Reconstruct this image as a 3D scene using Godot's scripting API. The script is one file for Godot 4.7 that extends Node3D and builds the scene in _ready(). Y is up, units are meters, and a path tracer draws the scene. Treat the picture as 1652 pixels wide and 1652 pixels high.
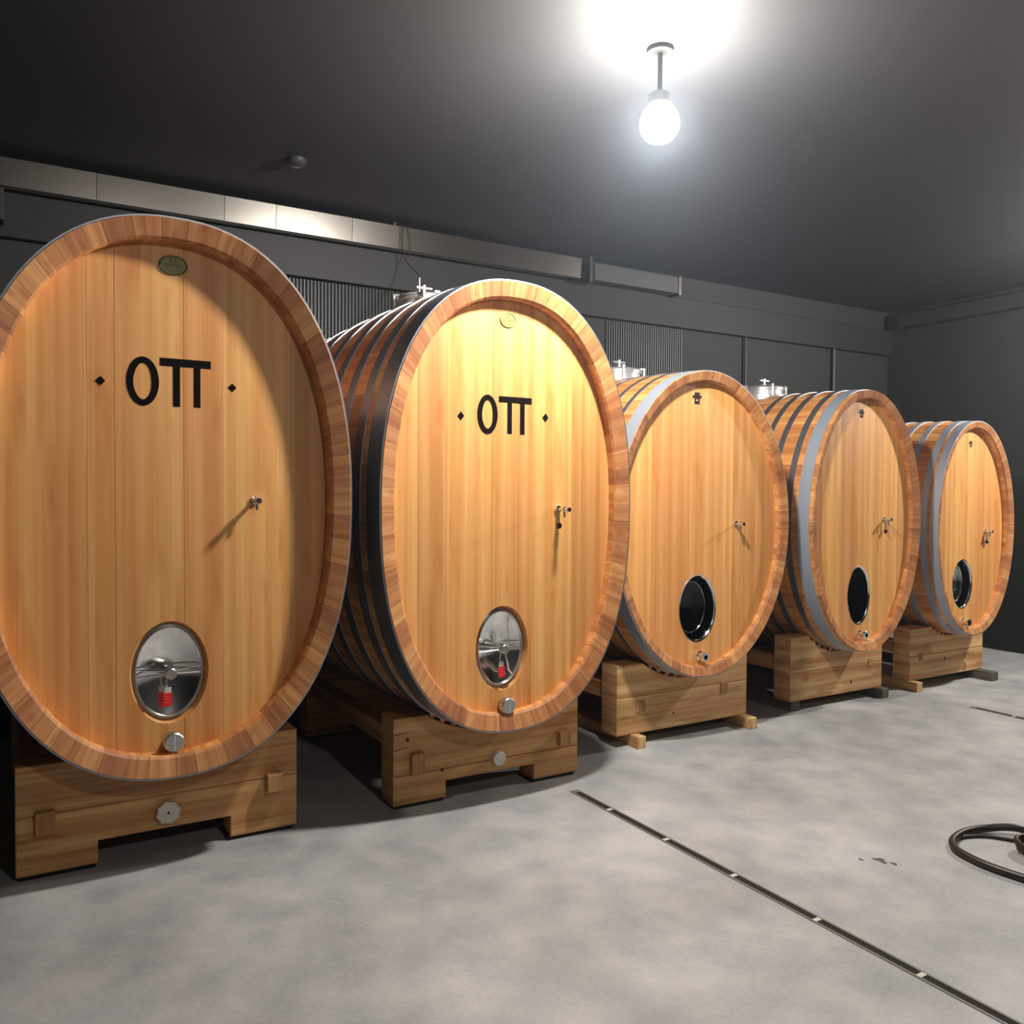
extends Node3D
# World: x runs along the row of barrels, y up, -z away from the camera into the row. Metres.

var rng := RandomNumberGenerator.new()
var M := {}
var head_m: Array = []
var stave_m: Array = []
var end_m: Array = []
var beam_m: Array = []
var beam_pale: Array = []
var counts := {}
# planar mapping state used by face()
var uv_off := Vector2.ZERO
var uv_scale := Vector2(1.6, 0.7)
var grain := 1

func _ready():
	rng.seed = 7411
	setup_view()
	setup_lights()
	make_materials()
	build_room()
	build_barrels()
	build_cradles()
	build_small_things()

# ------------------------------------------------------------------ camera, light
func setup_view():
	var cam := Camera3D.new()
	cam.name = "camera"
	cam.transform = Transform3D(Basis(Vector3(0.8589, 0.0063, 0.5121), Vector3(0.0081, 0.9996, -0.0258), Vector3(-0.5120, 0.0263, 0.8586)).orthonormalized(), Vector3(0, 1.55, 0))
	cam.fov = 61.69
	cam.near = 0.05
	cam.far = 60.0
	add_child(cam)
	cam.current = true
	var env := Environment.new()
	env.background_mode = Environment.BG_COLOR
	env.background_color = Color(0.0, 0.0, 0.0)
	env.ambient_light_source = Environment.AMBIENT_SOURCE_DISABLED
	env.tonemap_mode = Environment.TONE_MAPPER_LINEAR
	env.tonemap_exposure = 1.0
	env.sdfgi_enabled = true
	env.ssao_enabled = true
	env.ssil_enabled = true
	env.volumetric_fog_enabled = true
	env.volumetric_fog_density = 0.0042
	env.volumetric_fog_albedo = Color(0.86, 0.92, 1.0)
	env.volumetric_fog_anisotropy = 0.8
	var we := WorldEnvironment.new()
	we.name = "environment"
	we.environment = env
	add_child(we)

const LAMPS := [
	[Vector3(2.545, 3.19, -3.0), 10.2, "white globe lamp glowing under the ceiling above the gap between second and middle barrels"],
	[Vector3(7.6, 3.17, -2.7), 11.5, "white globe lamp under the ceiling in front of the smallest barrel, near the end wall"],
	[Vector3(1.5, 3.17, 1.2), 2.8, "white globe lamp under the ceiling behind the viewer, near the front wall"],
]

func setup_lights():
	for a in LAMPS:
		var l := OmniLight3D.new()
		l.name = numbered("lamp_light", self)
		l.position = a[0] + Vector3(0, -0.012, 0)
		l.light_color = Color(1.0, 0.975, 0.945)
		l.light_energy = a[1]
		l.light_size = 0.09
		l.omni_range = 30.0
		l.omni_attenuation = 2.0
		l.shadow_enabled = true
		add_child(l)

# ------------------------------------------------------------------ naming
func numbered(called: String, parent: Node) -> String:
	var key = str(parent.get_instance_id()) + called
	var n: int = counts.get(key, 0)
	counts[key] = n + 1
	return called if n == 0 else "%s_%03d" % [called, n]

func thing(called: String, label: String, category: String, at := Vector3.ZERO, turn := 0.0, group := "") -> Node3D:
	var o := Node3D.new()
	o.name = numbered(called, self)
	add_child(o)
	o.position = at
	o.rotation.y = turn
	tag(o, label, category, group)
	return o

func tag(o: Node, label: String, category: String, group := ""):
	o.set_meta("label", label)
	o.set_meta("category", category)
	if group != "":
		o.set_meta("group", group)

func obj(called: String, mesh: Mesh, parent: Node = self) -> MeshInstance3D:
	var o := MeshInstance3D.new()
	o.name = numbered(called, parent)
	o.mesh = mesh
	o.cast_shadow = GeometryInstance3D.SHADOW_CASTING_SETTING_ON
	parent.add_child(o)
	return o

func made(st: SurfaceTool, m: Material, onto: ArrayMesh = null) -> ArrayMesh:
	var am := st.commit(onto)
	am.surface_set_material(am.get_surface_count() - 1, m)
	return am

func put(called: String, st: SurfaceTool, m: Material, parent: Node = self) -> MeshInstance3D:
	return obj(called, made(st, m), parent)

func struct(called: String, st: SurfaceTool, m: Material, label: String, category := "") -> MeshInstance3D:
	var o := put(called, st, m)
	o.set_meta("kind", "structure")
	o.set_meta("label", label)
	if category != "":
		o.set_meta("category", category)
	return o

# ------------------------------------------------------------------ mesh helpers
func ms() -> SurfaceTool:
	var st := SurfaceTool.new()
	st.begin(Mesh.PRIMITIVE_TRIANGLES)
	return st

func vtx(st: SurfaceTool, p: Vector3, n: Vector3, uv: Vector2):
	st.set_normal(n)
	st.set_uv(uv)
	st.add_vertex(p)

func tri(st: SurfaceTool, a: Vector3, b: Vector3, c: Vector3, na: Vector3, nb: Vector3, nc: Vector3, ua: Vector2, ub: Vector2, uc: Vector2):
	if (b - a).cross(c - a).dot(na + nb + nc) > 0.0:
		vtx(st, a, na, ua); vtx(st, c, nc, uc); vtx(st, b, nb, ub)
	else:
		vtx(st, a, na, ua); vtx(st, b, nb, ub); vtx(st, c, nc, uc)

func planar(p: Vector3, n: Vector3) -> Vector2:
	var k := 0
	var an := n.abs()
	if an.y >= an.x and an.y >= an.z: k = 1
	elif an.z >= an.x: k = 2
	var u := 0.0
	var v := 0.0
	if k == grain:
		u = p[(grain + 1) % 3]
		v = p[(grain + 2) % 3] * 2.0
	else:
		v = p[grain]
		u = p[3 - grain - k]
	return Vector2(u * uv_scale.x, v * uv_scale.y) + uv_off

func face(st: SurfaceTool, pts: Array, out: Vector3):
	var n := Vector3.ZERO
	for i in pts.size():
		n += (pts[i] as Vector3).cross(pts[(i + 1) % pts.size()])
	n = n.normalized()
	if n.dot(out) < 0.0: n = -n
	for i in range(1, pts.size() - 1):
		tri(st, pts[0], pts[i], pts[i + 1], n, n, n, planar(pts[0], n), planar(pts[i], n), planar(pts[i + 1], n))

# a box with all edges bevelled, in the frame xf
func bbox(st: SurfaceTool, lo: Vector3, hi: Vector3, bev := 0.004, xf := Transform3D.IDENTITY):
	var c := (lo + hi) / 2.0
	var h := (hi - lo) / 2.0
	bev = minf(bev, minf(h.x, minf(h.y, h.z)) * 0.6)
	var inn := h - Vector3(bev, bev, bev)
	var P := func(s: Vector3, full: int) -> Vector3:
		var q := Vector3(inn.x * s.x, inn.y * s.y, inn.z * s.z)
		q[full] = h[full] * s[full]
		return xf * (c + q)
	for ax in 3:
		var b := (ax + 1) % 3
		var d := (ax + 2) % 3
		for s in [-1.0, 1.0]:
			var ring := []
			for e in [[-1.0, -1.0], [1.0, -1.0], [1.0, 1.0], [-1.0, 1.0]]:
				var v := Vector3.ZERO
				v[ax] = s; v[b] = e[0]; v[d] = e[1]
				ring.append(P.call(v, ax))
			var o := Vector3.ZERO
			o[ax] = s
			face(st, ring, xf.basis * o)
		for s1 in [-1.0, 1.0]:
			for s2 in [-1.0, 1.0]:
				var v0 := Vector3.ZERO
				v0[b] = s1; v0[d] = s2; v0[ax] = -1.0
				var v1 := v0
				v1[ax] = 1.0
				var o2 := Vector3.ZERO
				o2[b] = s1; o2[d] = s2
				face(st, [P.call(v0, b), P.call(v1, b), P.call(v1, d), P.call(v0, d)], xf.basis * o2)
	for sx in [-1.0, 1.0]:
		for sy in [-1.0, 1.0]:
			for sz in [-1.0, 1.0]:
				var v := Vector3(sx, sy, sz)
				face(st, [P.call(v, 0), P.call(v, 1), P.call(v, 2)], xf.basis * v)

func box(lo: Vector3, hi: Vector3, bev := 0.004) -> SurfaceTool:
	var st := ms()
	bbox(st, lo, hi, bev)
	return st

# polygon in the XY plane extruded from z_front back to z_back, front edges bevelled
func extrude(st: SurfaceTool, poly: PackedVector2Array, zf: float, zb: float, bev := 0.003, back := true):
	if Geometry2D.is_polygon_clockwise(poly):
		poly = poly.duplicate()
		poly.reverse()
	var n := poly.size()
	var inset := PackedVector2Array()
	for i in n:
		var a := (poly[i] - poly[(i + n - 1) % n]).normalized()
		var b := (poly[(i + 1) % n] - poly[i]).normalized()
		var na := Vector2(-a.y, a.x)
		var nb := Vector2(-b.y, b.x)
		var mm := na + nb
		var den := maxf(1.0 + na.dot(nb), 0.35)
		inset.append(poly[i] + mm * (bev / den))
	var idx := Geometry2D.triangulate_polygon(inset)
	if idx.is_empty():
		inset = poly
		idx = Geometry2D.triangulate_polygon(inset)
	for k in range(0, idx.size(), 3):
		face(st, [v3(inset[idx[k]], zf), v3(inset[idx[k + 1]], zf), v3(inset[idx[k + 2]], zf)], Vector3(0, 0, 1))
		if back:
			face(st, [v3(poly[idx[k]], zb), v3(poly[idx[k + 1]], zb), v3(poly[idx[k + 2]], zb)], Vector3(0, 0, -1))
	for i in n:
		var j := (i + 1) % n
		var e := poly[j] - poly[i]
		if e.length() < 1e-6: continue
		var out := Vector3(e.y, -e.x, 0)
		if bev > 0.0:
			face(st, [v3(poly[i], zf - bev), v3(poly[j], zf - bev), v3(inset[j], zf), v3(inset[i], zf)], out + Vector3(0, 0, out.length()))
		face(st, [v3(poly[i], zf - bev), v3(poly[j], zf - bev), v3(poly[j], zb), v3(poly[i], zb)], out)

func v3(p: Vector2, z: float) -> Vector3:
	return Vector3(p.x, p.y, z)

# rows of points; "around" closes each row; normals point away from inside (or towards it, sgn -1)
func skin(st: SurfaceTool, rows: Array, around: bool, smooth: bool, inside: Vector3, sgn := 1.0, uvs := Vector2(1, 1), axis_inside := false):
	var nr := rows.size()
	var nc: int = rows[0].size()
	for i in nr - 1:
		for j in (nc if around else nc - 1):
			var j1 := (j + 1) % nc
			var p := [rows[i][j], rows[i][j1], rows[i + 1][j1], rows[i + 1][j]]
			var cols := [j, j1, j1, j]
			var rws := [i, i, i + 1, i + 1]
			var ns := []
			var flat: Vector3 = ((p[2] as Vector3) - p[0]).cross((p[3] as Vector3) - p[1])
			for k in 4:
				var jc: int = cols[k]
				var rr: int = rws[k]
				var ja := jc - 1
				var jb := jc + 1
				if around:
					ja = (jc + nc - 1) % nc
					jb = (jc + 1) % nc
				else:
					ja = maxi(ja, 0)
					jb = mini(jb, nc - 1)
				var tu: Vector3 = rows[rr][jb] - rows[rr][ja]
				var tv: Vector3 = rows[i + 1][jc] - rows[i][jc]
				if smooth:
					tv = rows[mini(rr + 1, nr - 1)][jc] - rows[maxi(rr - 1, 0)][jc]
				var n := tu.cross(tv)
				if n.length() < 1e-12: n = flat
				n = n.normalized()
				ns.append(n)
			var mid: Vector3 = (p[0] + p[1] + p[2] + p[3]) / 4.0
			var ref := mid - inside
			if axis_inside:
				ref.z = 0.0
			var sum: Vector3 = ns[0] + ns[1] + ns[2] + ns[3]
			if sum.dot(ref) * sgn < 0.0:
				for k in 4: ns[k] = -ns[k]
			var q := []
			for k in 4:
				q.append(Vector2((float(cols[k]) if not (around and k in [1, 2] and j1 == 0) else float(nc)) * uvs.x, rws[k] * uvs.y) + uv_off)
			if (p[0] as Vector3).distance_squared_to(p[1]) > 1e-14:
				tri(st, p[0], p[1], p[2], ns[0], ns[1], ns[2], q[0], q[1], q[2])
			if (p[2] as Vector3).distance_squared_to(p[3]) > 1e-14:
				tri(st, p[0], p[2], p[3], ns[0], ns[2], ns[3], q[0], q[2], q[3])

# turned shape about the z axis of xf: profile of (radius, z)
func lathe(st: SurfaceTool, prof: Array, seg: int, xf: Transform3D, smooth := false, inside := Vector3.ZERO, sgn := 1.0):
	var rows := []
	for p in prof:
		var r := PackedVector3Array()
		for j in seg:
			var t := TAU * j / seg
			r.append(xf * Vector3(p.x * cos(t), p.x * sin(t), p.y))
		rows.append(r)
	skin(st, rows, true, smooth, xf * inside, sgn, Vector2(1.0 / seg, 0.1))

func disc(st: SurfaceTool, r: float, z0: float, z1: float, bev: float, seg: int, xf: Transform3D):
	lathe(st, [Vector2(0, z0), Vector2(r, z0), Vector2(r, z1 - bev), Vector2(r - bev, z1), Vector2(0, z1)], seg, xf, false, Vector3(0, 0, (z0 + z1) / 2.0))

func tube(st: SurfaceTool, pts: Array, r: float, seg := 10, caps := true):
	var n := pts.size()
	var up := Vector3.UP
	var t0: Vector3 = (pts[1] - pts[0]).normalized()
	if absf(t0.dot(up)) > 0.9: up = Vector3.RIGHT
	var side := t0.cross(up).normalized()
	var rows := []
	for i in n:
		var t: Vector3 = (pts[mini(i + 1, n - 1)] - pts[maxi(i - 1, 0)]).normalized()
		side = (side - t * side.dot(t)).normalized()
		var b := t.cross(side)
		var row := PackedVector3Array()
		for j in seg:
			var a := TAU * j / seg
			row.append(pts[i] + (side * cos(a) + b * sin(a)) * r)
		rows.append(row)
	for i in n - 1:
		skin(st, [rows[i], rows[i + 1]], true, false, (pts[i] + pts[i + 1]) / 2.0)
	if caps:
		face(st, Array(rows[0]), pts[0] - pts[1])
		face(st, Array(rows[n - 1]), pts[n - 1] - pts[n - 2])

func spline(ctrl: Array, per := 8) -> Array:
	var out := []
	for i in ctrl.size() - 1:
		var p0: Vector3 = ctrl[maxi(i - 1, 0)]
		var p1: Vector3 = ctrl[i]
		var p2: Vector3 = ctrl[i + 1]
		var p3: Vector3 = ctrl[mini(i + 2, ctrl.size() - 1)]
		for k in per:
			out.append(p1.cubic_interpolate(p2, p0, p3, float(k) / per))
	out.append(ctrl[-1])
	return out

# ------------------------------------------------------------------ materials
func mat(c: Color, rough := 0.6, metal := 0.0, tex: Texture2D = null) -> StandardMaterial3D:
	var m := StandardMaterial3D.new()
	m.albedo_color = c
	m.roughness = rough
	m.metallic = metal
	if tex: m.albedo_texture = tex
	return m

func noise(freq: float, s: int, oct := 4) -> FastNoiseLite:
	var n := FastNoiseLite.new()
	n.noise_type = FastNoiseLite.TYPE_SIMPLEX_SMOOTH
	n.frequency = freq
	n.seed = s
	n.fractal_octaves = oct
	return n

func noise_img(w: int, h: int, freq: float, s: int, oct := 4, rw := 0, rh := 0) -> Image:
	var im := noise(freq, s, oct).get_seamless_image(w, h)
	im.convert(Image.FORMAT_L8)
	if rw > 0: im.resize(rw, rh, Image.INTERPOLATE_CUBIC)
	return im

# streaky wood along v; light base with darker grain and a few mineral smudges and flecks
func wood_texture(s: int, strength: float, dark: Color, flecks: int) -> ImageTexture:
	var W := 384
	var H := 512
	var fine := noise_img(W, 16, 0.11, s, 3, W, H).get_data()
	var broad := noise_img(W, 16, 0.022, s + 1, 3, W, H).get_data()
	var blot := noise_img(W / 2, H / 4, 0.03, s + 2, 3, W, H).get_data()
	var data := PackedByteArray()
	data.resize(W * H * 3)
	for i in W * H:
		var g := (fine[i] / 255.0 - 0.5) * 0.35 + (broad[i] / 255.0 - 0.5) * 0.75 + 0.35
		var b := clampf((blot[i] / 255.0 - 0.66) * 2.6, 0.0, 0.55)
		g = clampf((g + b * 0.6) * strength, 0.0, 1.0)
		data[i * 3] = int(255.0 * lerpf(1.0, dark.r, g))
		data[i * 3 + 1] = int(255.0 * lerpf(1.0, dark.g, g))
		data[i * 3 + 2] = int(255.0 * lerpf(1.0, dark.b, g))
	var im := Image.create_from_data(W, H, false, Image.FORMAT_RGB8, data)
	var r2 := RandomNumberGenerator.new()
	r2.seed = s
	for k in flecks:
		var x := r2.randi_range(2, W - 8)
		var y := r2.randi_range(4, H - 24)
		for q in r2.randi_range(2, 5):
			im.fill_rect(Rect2i(x + r2.randi_range(-1, 1), y + q * 3, r2.randi_range(1, 2), 2), Color(1, 0.97, 0.88))
	im.generate_mipmaps()
	return ImageTexture.create_from_image(im)

func concrete_texture() -> ImageTexture:
	var W := 1024
	var a := noise_img(512, 512, 0.006, 21, 5, W, W).get_data()
	var b := noise_img(512, 512, 0.02, 22, 4, W, W).get_data()
	var c := noise_img(1024, 1024, 0.12, 23, 3).get_data()
	var data := PackedByteArray()
	data.resize(W * W * 3)
	for i in W * W:
		var v := 0.80 + (a[i] / 255.0 - 0.5) * 0.16 + (b[i] / 255.0 - 0.5) * 0.13 + (c[i] / 255.0 - 0.5) * 0.06
		var warm := (b[i] / 255.0 - 0.5) * 0.025
		data[i * 3] = int(clampf(v + warm, 0, 1) * 255.0)
		data[i * 3 + 1] = int(clampf(v, 0, 1) * 255.0)
		data[i * 3 + 2] = int(clampf(v - warm, 0, 1) * 255.0)
	var im := Image.create_from_data(W, W, false, Image.FORMAT_RGB8, data)
	im.generate_mipmaps()
	return ImageTexture.create_from_image(im)

func steel_texture(s: int, base: float, amp: float) -> ImageTexture:
	var W := 256
	var a := noise_img(W, W, 0.03, s, 4).get_data()
	var data := PackedByteArray()
	data.resize(W * W * 3)
	for i in W * W:
		var v := int(clampf(base + (a[i] / 255.0 - 0.5) * amp, 0, 1) * 255.0)
		data[i * 3] = v
		data[i * 3 + 1] = v
		data[i * 3 + 2] = v
	var im := Image.create_from_data(W, W, false, Image.FORMAT_RGB8, data)
	im.generate_mipmaps()
	return ImageTexture.create_from_image(im)

func lin(r: float, g: float, b: float) -> Color:
	return Color(r, g, b).linear_to_srgb()

func make_materials():
	var heads := wood_texture(31, 0.8, Color(0.84, 0.70, 0.54), 10)
	var staves := wood_texture(47, 0.9, Color(0.76, 0.60, 0.46), 0)
	var ends := wood_texture(59, 1.0, Color(0.72, 0.56, 0.45), 0)
	var beams := wood_texture(73, 1.0, Color(0.70, 0.55, 0.40), 0)
	for k in 6:
		var f: float = [1.0, 0.90, 1.07, 0.95, 0.86, 1.03][k]
		var g: float = [1.0, 0.97, 1.03, 0.94, 0.98, 1.06][k]
		head_m.append(mat(lin(0.74 * f, 0.385 * f * g, 0.130 * f * g), 0.5, 0.0, heads))
		var e: float = [1.0, 0.86, 1.08, 0.76, 0.92, 1.14][k]
		var e2: float = [1.0, 0.95, 1.05, 0.92, 0.98, 1.10][k]
		stave_m.append(mat(lin(0.70 * e, 0.335 * e * e2, 0.115 * e * e2), 0.5, 0.0, staves))
		end_m.append(mat(lin(0.52 * e, 0.242 * e * e2, 0.088 * e * e2), 0.6, 0.0, ends))
	for k in 4:
		var f: float = [1.0, 0.92, 1.06, 0.88][k]
		beam_m.append(mat(lin(0.68 * f, 0.38 * f, 0.15 * f), 0.65, 0.0, beams))
		beam_pale.append(mat(lin(0.76 * f, 0.49 * f, 0.235 * f), 0.65, 0.0, beams))
	M.skid_pale = mat(lin(0.66, 0.45, 0.22), 0.65, 0.0, beams)
	M.skid_dark = mat(lin(0.13, 0.125, 0.115), 0.7, 0.0, beams)
	M.knot = mat(Color(0.27, 0.15, 0.08), 0.7)
	M.peg = mat(lin(0.50, 0.27, 0.11), 0.6, 0.0, beams)
	M.hoop = mat(Color(0.60, 0.62, 0.65), 0.38, 0.85)
	M.zinc = mat(Color(0.66, 0.70, 0.75), 0.46, 0.45)
	M.hatch = mat(Color(0.86, 0.86, 0.86), 0.30, 0.75)
	M.steel = mat(Color(0.93, 0.93, 0.92), 0.10, 1.0)
	M.satin = mat(Color(0.74, 0.74, 0.73), 0.33, 1.0)
	M.black_glass = mat(Color(0.01, 0.011, 0.011), 0.08, 0.0)
	M.paint = mat(Color(0.07, 0.045, 0.04), 0.85)
	M.paint.metallic_specular = 0.15
	M.brand = mat(Color(0.10, 0.05, 0.03), 0.8)
	M.brass = mat(Color(0.80, 0.74, 0.42), 0.35, 0.6)
	M.bronze = mat(Color(0.36, 0.36, 0.20), 0.45, 0.5)
	M.mark = mat(Color(0.40, 0.36, 0.16), 0.6)
	M.red = mat(Color(0.86, 0.10, 0.13), 0.5)
	M.white = mat(Color(0.80, 0.78, 0.74), 0.5)
	M.cap = mat(Color(0.80, 0.78, 0.74), 0.45, 0.25)
	M.rubber = mat(Color(0.05, 0.05, 0.05), 0.85)
	M.joint = mat(Color(0.03, 0.028, 0.025), 0.9)
	var conc := concrete_texture()
	M.floor = mat(lin(0.575, 0.58, 0.58), 0.55, 0.0, conc)
	M.floor.uv1_triplanar = true
	M.floor.uv1_world_triplanar = true
	M.floor.uv1_scale = Vector3(0.33, 0.33, 0.33)
	M.floor_dark = mat(Color(0.30, 0.30, 0.30), 0.6)
	M.wall = mat(lin(0.009, 0.0098, 0.0102), 0.65)
	M.end_wall = mat(lin(0.011, 0.0125, 0.0095), 0.7)
	M.end_wall_duct = mat(Color(0.17, 0.17, 0.165), 0.55, 0.3)
	M.ceiling = mat(lin(0.012, 0.0125, 0.0135), 0.7)
	M.band = mat(lin(0.005, 0.005, 0.006), 0.6)
	M.panel = mat(lin(0.03, 0.035, 0.033), 0.42, 0.3)
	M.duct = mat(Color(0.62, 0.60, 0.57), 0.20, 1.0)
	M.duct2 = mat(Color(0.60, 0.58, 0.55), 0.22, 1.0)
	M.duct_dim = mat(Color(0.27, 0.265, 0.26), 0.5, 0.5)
	M.cable = mat(Color(0.10, 0.06, 0.045), 0.6)
	M.hose = mat(Color(0.145, 0.105, 0.085), 0.42)
	M.grate = mat(Color(0.47, 0.45, 0.43), 0.5, 0.35)
	M.conduit = mat(Color(0.22, 0.23, 0.24), 0.45, 0.5)
	M.glow = mat(Color(1, 1, 1), 0.5)
	M.glow.emission_enabled = true
	M.glow.emission = Color(1.0, 0.96, 0.91)
	M.glow.emission_energy_multiplier = 6.0

# ------------------------------------------------------------------ room
const X0 := -3.6
const X1 := 8.43
const ZB := -6.05
const ZF := 2.6
const HC := 3.52

func build_room():
	uv_off = Vector2.ZERO
	uv_scale = Vector2(1, 1)
	struct("floor", box(Vector3(X0 - 0.2, -0.2, ZB - 0.2), Vector3(X1 + 0.2, 0, ZF + 0.2), 0.0), M.floor, "smooth grey concrete floor with cloudy lighter patches", "floor")
	struct("ceiling", box(Vector3(X0 - 0.2, HC, ZB - 0.2), Vector3(X1 + 0.2, HC + 0.2, ZF + 0.2), 0.0), M.ceiling, "dark painted ceiling over the barrel cellar", "ceiling")
	var back := struct("wall_back", box(Vector3(X0 - 0.2, 0, ZB - 0.2), Vector3(X1 + 0.2, HC, ZB), 0.0), M.wall, "dark wall behind the row of barrels", "wall")
	struct("wall_right", box(Vector3(X1, 0, ZB), Vector3(X1 + 0.2, HC, ZF), 0.0), M.end_wall, "dark greenish end wall right of the smallest barrel", "wall")
	struct("wall_left", box(Vector3(X0 - 0.2, 0, ZB), Vector3(X0, HC, ZF), 0.0), M.wall, "dark end wall on the left", "wall")
	struct("wall_front", box(Vector3(X0 - 0.2, 0, ZF), Vector3(X1 + 0.2, HC, ZF + 0.2), 0.0), M.wall, "dark wall behind the viewer", "wall")
	struct("trim_1", box(Vector3(X0, 3.04, ZB), Vector3(X1, 3.31, ZB + 0.06), 0.004), M.band, "black fascia band under the steel duct", "trim")
	# ribbed cladding, fine ribs of real relief
	for r in [[1.55, 2.72], [4.55, 5.42]]:
		var st := ms()
		var x: float = r[0]
		while x < r[1]:
			bbox(st, Vector3(x, 0.0, ZB), Vector3(x + 0.013, 3.038, ZB + 0.014), 0.003)
			x += 0.026
		var p := put("ribbed_panel", st, M.panel, back)
		p.set_meta("kind", "stuff")
		p.set_meta("label", "fine vertical ribs of metal cladding")
	# steel duct along the back wall, in sections
	var t := thing("cable_duct", "long brushed steel duct along the top of the back wall above the large barrels", "duct", Vector3(0, 3.31, -5.97))
	var xs := [-2.4, -0.6, 0.52, 1.28, 1.62, 2.16, 2.52, 3.3, 4.15]
	for i in xs.size() - 1:
		var ds := ms()
		bbox(ds, Vector3(xs[i] + 0.0003, -0.082, -0.07), Vector3(xs[i + 1] - 0.0003, 0.082, 0.10), 0.0015, Transform3D(Basis(Vector3(1, 0, 0), 0.078), Vector3(0, 0.085, 0.01)))
		put("duct_section", ds, [M.duct, M.duct2][i % 2], t)
	for x in [0.0, 2.52]:
		put("hanger", box(Vector3(x - 0.012, 0.165, 0.0), Vector3(x + 0.012, 0.21, 0.03), 0.002), M.conduit, t)
	t = thing("cable_duct", "short dull duct continuing right of the bright steel duct on the back wall", "duct", Vector3(0, 3.30, -5.97))
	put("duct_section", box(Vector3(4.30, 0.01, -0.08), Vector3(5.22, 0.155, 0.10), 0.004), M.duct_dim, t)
	put("end_plate", box(Vector3(5.22, -0.005, -0.08), Vector3(5.25, 0.165, 0.11), 0.003), M.duct2, t)
	t = thing("cable_duct", "dark duct along the top of the end wall above the smallest barrel", "duct", Vector3(X1 - 0.06, 3.31, 0))
	put("duct_section", box(Vector3(-0.06, 0, -5.85), Vector3(0.06, 0.14, -3.2), 0.004), M.end_wall_duct, t)
	# bracket at the end of the bright duct
	var b := put("wall_bracket", box(Vector3(4.225, 3.28, -5.99), Vector3(4.255, 3.50, -5.84), 0.003), M.duct2)
	tag(b, "narrow pale vertical bracket at the right end of the bright steel duct", "bracket")
	b = put("wall_bracket", box(Vector3(-0.02, 3.10, -6.0), Vector3(0.03, 3.29, -5.84), 0.004), M.conduit)
	tag(b, "dim bracket under the duct at the far left of the picture", "bracket")
	for c in [[6.22, 0.013, "thin vertical conduit on the back wall behind the third and fourth barrels"], [7.50, 0.019, "thicker vertical conduit on the back wall behind the smallest barrel's left"]]:
		var st := ms()
		tube(st, [Vector3(c[0], 0, ZB + 0.03), Vector3(c[0], 3.3, ZB + 0.03)], c[1], 10)
		tag(put("conduit", st, M.conduit), c[2], "conduit")
	# drain slots in the floor
	drain(2.524, -3.57, 0.6, "long narrow drain slot with steel cross bars on the floor beside the second barrel")
	drain(6.01, -3.56, 0.6, "narrow drain slot on the floor in front of the two smallest barrels")

func drain(x: float, z0: float, z1: float, label: String):
	var t := thing("floor_drain", label, "drain", Vector3(x, 0, 0))
	put("channel", box(Vector3(-0.016, -0.03, z0), Vector3(0.016, 0.0012, z1), 0.0), M.joint, t)
	for s in [-1, 1]:
		put("rail", box(Vector3(s * 0.020 - 0.005, -0.03, z0), Vector3(s * 0.020 + 0.005, 0.0035, z1), 0.001), M.grate, t)
	put("end_cap", box(Vector3(-0.025, -0.03, z0 - 0.02), Vector3(0.025, 0.004, z0 + 0.012), 0.001), M.grate, t)
	var z := z0 + 0.27
	while z < z1:
		put("cross_bar", box(Vector3(-0.016, -0.02, z), Vector3(0.016, 0.003, z + 0.02), 0.001), M.cap, t)
		z += 0.41

# ------------------------------------------------------------------ barrels
func se(t: float, a: float, b: float, p: float) -> Vector2:
	var c := cos(t)
	var s := sin(t)
	return Vector2(a * signf(c) * pow(absf(c), 2.0 / p), b * signf(s) * pow(absf(s), 2.0 / p))

func se_arc(a: float, b: float, p: float) -> Array:
	# 720 parameters with arc lengths, starting at the bottom
	var out := []
	var len := 0.0
	var last := se(-PI / 2, a, b, p)
	for i in 1441:
		var t := -PI / 2 + TAU * i / 1440.0
		var q := se(t, a, b, p)
		len += q.distance_to(last)
		last = q
		out.append([len, t])
	return out

func arc_t(tab: Array, s: float) -> float:
	var lo := 0
	var hi := tab.size() - 1
	while hi - lo > 1:
		var m := (lo + hi) / 2
		if tab[m][0] <= s: lo = m
		else: hi = m
	var d: float = tab[hi][0] - tab[lo][0]
	return lerpf(tab[lo][1], tab[hi][1], (s - tab[lo][0]) / d if d > 1e-9 else 0.0)

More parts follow.
